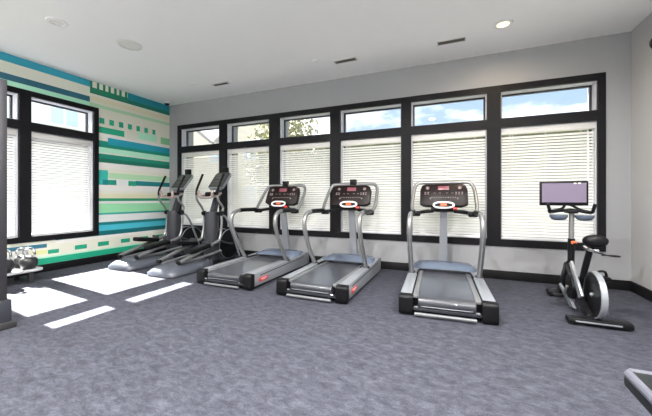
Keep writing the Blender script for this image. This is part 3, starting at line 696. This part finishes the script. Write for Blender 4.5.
# ------------------------------------------------------------------ ceiling and wall fittings
def downlight(x, y, label, lit, warm=True):
    t = thing('ceiling_light', label, 'ceiling light', (x, y, CZ), 0, 'recessed ceiling lights')
    k = MB()
    k.lathe([(0.072, -0.012), (0.105, -0.010), (0.112, 0.0), (0.072, 0.0)], seg=32, ring=True); k.build('trim_ring', M['white'], t)
    MB().lathe([(0.02, -0.008), (0.071, -0.006), (0.071, -0.001), (0.02, -0.001)], seg=28).build('lens', M['lamp'] if lit else M['offwhite'], t)
    return t
M['lamp'] = mat('lamp_lens', (0.9, 0.85, 0.7), 0.4, emit=(1.0, 0.80, 0.48), estr=1.1)
downlight(0.54, 4.39, 'lit warm recessed light nearest the plain corner', True)
downlight(-4.526, 2.206, 'pale unlit recessed light in the ceiling by the striped wall', False)
FILL_LAMPS = [(1.3, 1.9), (-0.6, 2.0), (1.2, -0.2), (-1.2, 0.2), (-3.2, 0.8), (-5.0, -0.4), (0.6, -2.0), (-1.6, -2.0), (-3.8, -2.0)]  # fill lights added out of view to brighten the room
for i, (x, y) in enumerate(FILL_LAMPS):
    downlight(x, y, 'lit fill light added in the ceiling behind the viewer', True)
sp = thing('ceiling_speaker', 'round off white speaker set in the ceiling above the ellipticals', 'speaker', (-4.252, 2.938, CZ))
MB().lathe([(0.125, -0.012), (0.150, -0.010), (0.157, 0.0), (0.125, 0.0)], seg=36, ring=True).build('trim_ring', M['offwhite'], sp)
MB().lathe([(0.02, -0.007), (0.124, -0.005), (0.124, -0.001), (0.02, -0.001)], seg=36).build('grille', mat('speaker_grille', (0.68, 0.67, 0.64), 0.7, var=0.3, scale=300), sp)
for x, y, lab in ((-2.031, 4.407, 'small white ceiling disc next to the middle vent'), (-4.60, 4.40, 'small white ceiling disc near the striped wall')):
    tag(MB().lathe([(0.03, -0.02), (0.05, -0.014), (0.058, 0.0), (0.02, 0.0)], (x, y, CZ), seg=24).build('smoke_detector', M['white']), lab, 'smoke detector', 'small ceiling discs')
def vent(x, y, w, d, label):
    t = thing('air_vent', label, 'vent', (x, y, CZ), 0, 'ceiling air vents')
    f = MB(); f.span((-w/2, -d/2, -0.010), (w/2, -d/2+0.014, 0)); f.span((-w/2, d/2-0.014, -0.010), (w/2, d/2, 0)); f.span((-w/2, -d/2, -0.010), (-w/2+0.014, d/2, 0)); f.span((w/2-0.014, -d/2, -0.010), (w/2, d/2, 0))
    f.build('vent_frame', M['offwhite'], t, smooth=False)
    MB().span((-w/2+0.014, -d/2+0.014, -0.003), (w/2-0.014, d/2-0.014, 0)).build('duct', M['ventgrey'], t, smooth=False)
    s = MB(); n = 4
    for i in range(n): s.box((0, -d/2+0.014+(d-0.028)*(i+0.5)/n, -0.007), (w-0.028, 0.006, 0.007))
    s.build('slats', M['ventgrey'], t, smooth=False)
vent(-0.06, 4.585, 0.37, 0.12, 'grey slotted ceiling vent beside the lit recessed light')
vent(-1.604, 4.58, 0.37, 0.12, 'grey slotted ceiling vent in the middle of the ceiling, near the small disc')
vent(-4.10, 4.60, 0.36, 0.10, 'grey slotted ceiling vent closest to the striped wall')
cam = thing('security_camera', 'small black and white camera dome in the ceiling corner by the striped wall', 'camera', (-6.02, 5.02, CZ))
MB().lathe([(0.065, -0.028), (0.07, -0.02), (0.07, 0.0)], seg=20).build('mount', M['white'], cam)
MB().lathe([(0.012, -0.075), (0.035, -0.064), (0.05, -0.04), (0.052, -0.026)], seg=20).build('dome', M['black'], cam)
ws = thing('wall_speaker', 'small black horn loudspeaker fixed high on the plain side wall', 'speaker', (2.10, 4.50, 2.91))
MB().lathe([(0.035, -0.13), (0.06, -0.115), (0.10, -0.06), (0.11, -0.03), (0.05, -0.02)], seg=24, axis='x').build('cabinet', M['black'], ws)
MB().span((-0.03, -0.03, -0.03), (0.0, 0.03, 0.03)).build('bracket', M['black'], ws)

# ------------------------------------------------------------------ outdoors
b = MB(); b.span((-60, -40, -0.55), (60, 60, -0.35)); struct(b.build('ground', mat('pale_ground', (0.13, 0.13, 0.125), 0.9, var=0.15, scale=0.8), smooth=False), 'pale ground outside', 'ground')
b = MB(); b.span((-12, 6.0, -0.36), (40, 50, -0.33)); struct(b.build('lawn', mat('lawn_green', (0.085, 0.09, 0.05), 0.9, var=0.3, scale=3), smooth=False), 'dark lawn added outside to cut ground bounce onto the blinds', 'lawn')  # added darker ground, keeps sun bounce off the back blinds
b = MB(); b.span((-13, -12.4, -0.36), (14, WY0-TH, -0.12)); struct(b.build('bounce_terrace', mat('bounce_concrete', (0.68, 0.67, 0.64), 0.85, var=0.06, scale=4), smooth=False), 'pale paving added outside to bounce sunlight into the room', 'pavement')  # added as a reflector, throws sun up to the ceiling
def building(name, label, x0, x1, y0, y1, h, wm, wins, gable=None):
    t = thing(name, label, 'building', ((x0+x1)/2, (y0+y1)/2, -0.35)); cx, cy = (x0+x1)/2, (y0+y1)/2
    MB().span((x0-cx, y0-cy, 0), (x1-cx, y1-cy, h)).build('wall', wm, t, smooth=False)
    if gable: gable(t, cx, cy)
    for face, u, z, w, hh in wins:
        if face == 'x1':
            f = MB().span((x1-cx, u-w/2-cy, z), (x1-cx+0.06, u+w/2-cy, z+hh)).build('window', M['white'], t, smooth=False)
            k = MB(); k.span((x1-cx+0.05, u-w/2+0.1-cy, z+0.1), (x1-cx+0.075, u-0.05-cy, z+hh-0.1)); k.span((x1-cx+0.05, u+0.05-cy, z+0.1), (x1-cx+0.075, u+w/2-0.1-cy, z+hh-0.1)); k.build('pane', M['bglass'], f, smooth=False)
        else:
            f = MB().span((u-w/2-cx, y0-cy-0.06, z), (u+w/2-cx, y0-cy, z+hh)).build('window', M['white'], t, smooth=False)
            k = MB(); k.span((u-w/2+0.1-cx, y0-cy-0.075, z+0.1), (u+w/2-0.1-cx, y0-cy-0.05, z+hh-0.1)); k.build('pane', M['bglass'], f, smooth=False)
    return t
building('apartment_building', 'white sided building seen through the window in the striped wall', -25, -15, -4, 14, 7.6, M['siding'],
         [('x1', 7.55, 4.5, 1.15, 1.3), ('x1', 4.3, 4.5, 1.15, 1.3), ('x1', 11.0, 4.5, 1.15, 1.3)], lambda t, cx, cy: MB().span((-5.05, -9.05, 0), (5.08, 9.05, 3.85)).build('added_dark_base', mat('added_dark_base', (0.11, 0.105, 0.10), 0.9, var=0.3, scale=5, bump=0.2), t, smooth=False))  # dark base added so the gaps between the left slats look darker
struct(MB().span((-13, -18, -0.36), (14, -12.6, 8.6)).build('wall_blocker', mat('blocker_brick', (0.10, 0.06, 0.045), 0.85, var=0.25, scale=14), smooth=False), 'unseen dark wall added to block light from the front', 'building')  # added out of view to keep frontal sky light off the machines
def gab(t, cx, cy):
    r = MB()
    for gx in (-19.5, -13.4):
        g = MB(); g.prism([(gx-2.6-cx, 5.9), (gx+2.6-cx, 5.9), (gx-cx, 7.7)], 17.95-cy, 22-cy, 'y'); g.build('gable', M['cream'], t, smooth=False)
        r = MB(); r.prism([(gx-3.0-cx, 5.75), (gx-2.8-cx, 5.62), (gx-cx, 7.62), (gx+2.8-cx, 5.62), (gx+3.0-cx, 5.75), (gx-cx, 7.95)], 17.6-cy, 22-cy, 'y'); r.build('roof', M['shingle'], t, smooth=False)
building('apartment_house', 'cream gabled building seen through the windows next to the striped wall', -27, -11.2, 18, 26, 6.1, M['cream'],
         [('y0', -19.5, 4.2, 1.4, 1.5), ('y0', -13.4, 4.2, 1.2, 1.5), ('y0', -16.5, 4.2, 1.2, 1.5), ('y0', -13.4, 1.0, 1.2, 1.5), ('y0', -16.5, 1.0, 1.2, 1.5), ('y0', -19.5, 1.0, 1.2, 1.5)], gab)
def tree(label, x, y, h, r, n, lm, seed, ls=0.11):
    rnd = random.Random(seed)
    t = thing('tree', label, 'tree', (x, y, -0.35), 0, 'trees outside the windows')
    k = MB(); k.tube([(0, 0, 0), (0.05, 0.02, h*0.3), (-0.05, 0.05, h*0.6), (0, 0, h*0.92)], [0.12, 0.02], 8, 4)
    tips = []
    for i in range(16):
        z = h*(0.3+0.6*rnd.random()); a = rnd.random()*2*PI; q = r*(0.55+0.4*rnd.random())*math.sin(min(1, (1-z/h)*1.6+0.25)*PI/2)
        e = (q*math.cos(a), q*math.sin(a), z+q*0.5); tips.append(e)
        k.tube([(0, 0, z), (e[0]*0.5, e[1]*0.5, z+q*0.15), e], [0.035, 0.008], 5, 3)
    k.build('trunk', M['bark'], t)
    bm = bmesh.new()
    cl = tips+[(0, 0, h*0.95), (0.1, 0, h*0.8), (-0.1, 0.1, h*0.65)]
    for i in range(n):
        c = rnd.choice(cl); s = r*0.34
        p = Vector((c[0]+rnd.gauss(0, s), c[1]+rnd.gauss(0, s), c[2]+rnd.gauss(0, s*0.9)))
        u = Vector((rnd.gauss(0, 1), rnd.gauss(0, 1), rnd.gauss(0, 1))).normalized(); v = u.orthogonal().normalized()
        a = ls*(0.6+0.8*rnd.random())
        vs = [bm.verts.new(p+u*a), bm.verts.new(p+v*a*0.5), bm.verts.new(p-u*a), bm.verts.new(p-v*a*0.5)]
        bm.faces.new(vs)
    m = MB(); m.bm.free(); m.bm = bm
    m.build('foliage', lm, t, smooth=False)
tree('loose yellow green tree outside, behind the first treadmill', -6.6, 11.6, 5.4, 1.25, 3000, M['leafp'], 3, 0.08)

hb = bmesh.new(); rnd = random.Random(21); gx, gz = 120, 26; X0, X1h, YH, HH = -10.5, 14.0, 16.0, 4.5
def hv(i, j, back):
    x = X0+(X1h-X0)*i/gx; z = HH*j/gz
    k = 1.0+0.5*j/gz
    dep = 0.9*k+0.1
    n_ = 0.05*math.sin(x*2.3+z*1.7)+0.05*math.sin(x*5.1-z*3.3)+rnd.uniform(-0.07, 0.07)
    return hb.verts.new((x+rnd.uniform(-0.05, 0.05), YH+(dep if back else -dep)+(n_ if not back else -n_), z+(rnd.uniform(-0.05, 0.05) if j == gz else 0)))
G = [[[hv(i, j, bk_) for j in range(gz+1)] for i in range(gx+1)] for bk_ in (False, True)]
for g in G:
    for i in range(gx):
        for j in range(gz): hb.faces.new((g[i][j], g[i+1][j], g[i+1][j+1], g[i][j+1]))
for i in range(gx): hb.faces.new((G[0][i][gz], G[0][i+1][gz], G[1][i+1][gz], G[1][i][gz]))
for i in (0, gx):
    for j in range(gz): hb.faces.new((G[0][i][j], G[0][i][j+1], G[1][i][j+1], G[1][i][j]))
m = MB(); m.bm.free(); m.bm = hb; M['hedge'] = leafmat('hedge_leaf', (0.08, 0.088, 0.04), (0.15, 0.152, 0.085))
o = m.build('hedge', M['hedge'], smooth=True, angle=80); o.location = (0, 0, -0.35); tag(o, 'long tall clipped hedge outside, seen through the blind slats', 'hedge')  # vegetation outside, stretched behind all bays to darken the slat gaps

# ------------------------------------------------------------------ world, sun, lamps, camera
w = bpy.data.worlds.new('World'); scene.world = w; w.use_nodes = True
n = w.node_tree.nodes; l = w.node_tree.links; bg = n['Background']
tc = n.new('ShaderNodeTexCoord'); sep = n.new('ShaderNodeSeparateXYZ'); l.new(tc.outputs['Generated'], sep.inputs[0])
gr = n.new('ShaderNodeValToRGB'); e = gr.color_ramp.elements
e[0].position = 0.0; e[0].color = (0.36, 0.44, 0.53, 1); e[1].position = 0.6; e[1].color = (0.18, 0.29, 0.45, 1)
l.new(sep.outputs['Z'], gr.inputs[0])
mp = n.new('ShaderNodeMapping'); mp.inputs['Scale'].default_value = (2.2, 2.2, 6.0); mp.inputs['Location'].default_value = (0.35, 0.2, 0.1)
l.new(tc.outputs['Generated'], mp.inputs['Vector'])
no = n.new('ShaderNodeTexNoise'); no.inputs['Scale'].default_value = 1.6; no.inputs['Detail'].default_value = 7; no.inputs['Roughness'].default_value = 0.55
l.new(mp.outputs[0], no.inputs['Vector'])
cr = n.new('ShaderNodeValToRGB'); cr.color_ramp.elements[0].position = 0.46; cr.color_ramp.elements[0].color = (0, 0, 0, 1); cr.color_ramp.elements[1].position = 0.60; cr.color_ramp.elements[1].color = (1, 1, 1, 1)
l.new(no.outputs['Fac'], cr.inputs[0])
mx = n.new('ShaderNodeMix'); mx.data_type = 'RGBA'; l.new(cr.outputs[0], mx.inputs[0]); l.new(gr.outputs[0], mx.inputs[6]); mx.inputs[7].default_value = (1.0, 1.0, 1.0, 1)
l.new(mx.outputs[2], bg.inputs['Color']); bg.inputs['Strength'].default_value = 1.5

sl = bpy.data.lights.new('sun', 'SUN'); sl.energy = 56.0; sl.angle = math.radians(0.5); sl.color = (1.0, 0.96, 0.90)
so = bpy.data.objects.new('sun', sl); col.objects.link(so)
so.rotation_euler = Vector((1.0, -0.10, -0.935)).to_track_quat('-Z', 'Y').to_euler()
def area(name, loc, size, power, color):
    a = bpy.data.lights.new(name, 'AREA'); a.shape = 'DISK'; a.size = size; a.energy = power; a.color = color; a.spread = math.radians(170)
    o = bpy.data.objects.new(name, a); col.objects.link(o); o.location = loc
    return o
for i, (x, y) in enumerate(FILL_LAMPS+[(0.54, 4.39)]):  # added fill lamps, then the one real lit downlight
    area('fill_and_real_lamp', (x, y, CZ-0.016), 0.14, 85 if i < len(FILL_LAMPS) else 12, (1.0, 0.98, 0.95) if i < len(FILL_LAMPS) else (1.0, 0.80, 0.55))

cd = bpy.data.cameras.new('camera'); cd.sensor_width = 36.0; cd.sensor_fit = 'HORIZONTAL'; cd.lens = 308/652*36
cd.shift_y = (198.5-208)/652; cd.clip_start = 0.05; cd.clip_end = 300
co = bpy.data.objects.new('camera', cd); col.objects.link(co)
co.location = (0, 0, 1.2); co.rotation_euler = (PI/2, 0, math.atan(130/308))
scene.camera = co
vs = scene.view_settings
vs.view_transform = 'Standard'; vs.look = 'None'; vs.exposure = 0.62; vs.gamma = 1.0; vs.use_curve_mapping = False
scene.cycles.max_bounces = 10; scene.cycles.diffuse_bounces = 6; scene.cycles.glossy_bounces = 3; scene.cycles.transparent_max_bounces = 12
scene.cycles.use_denoising = True; scene.cycles.sample_clamp_indirect = 6.0
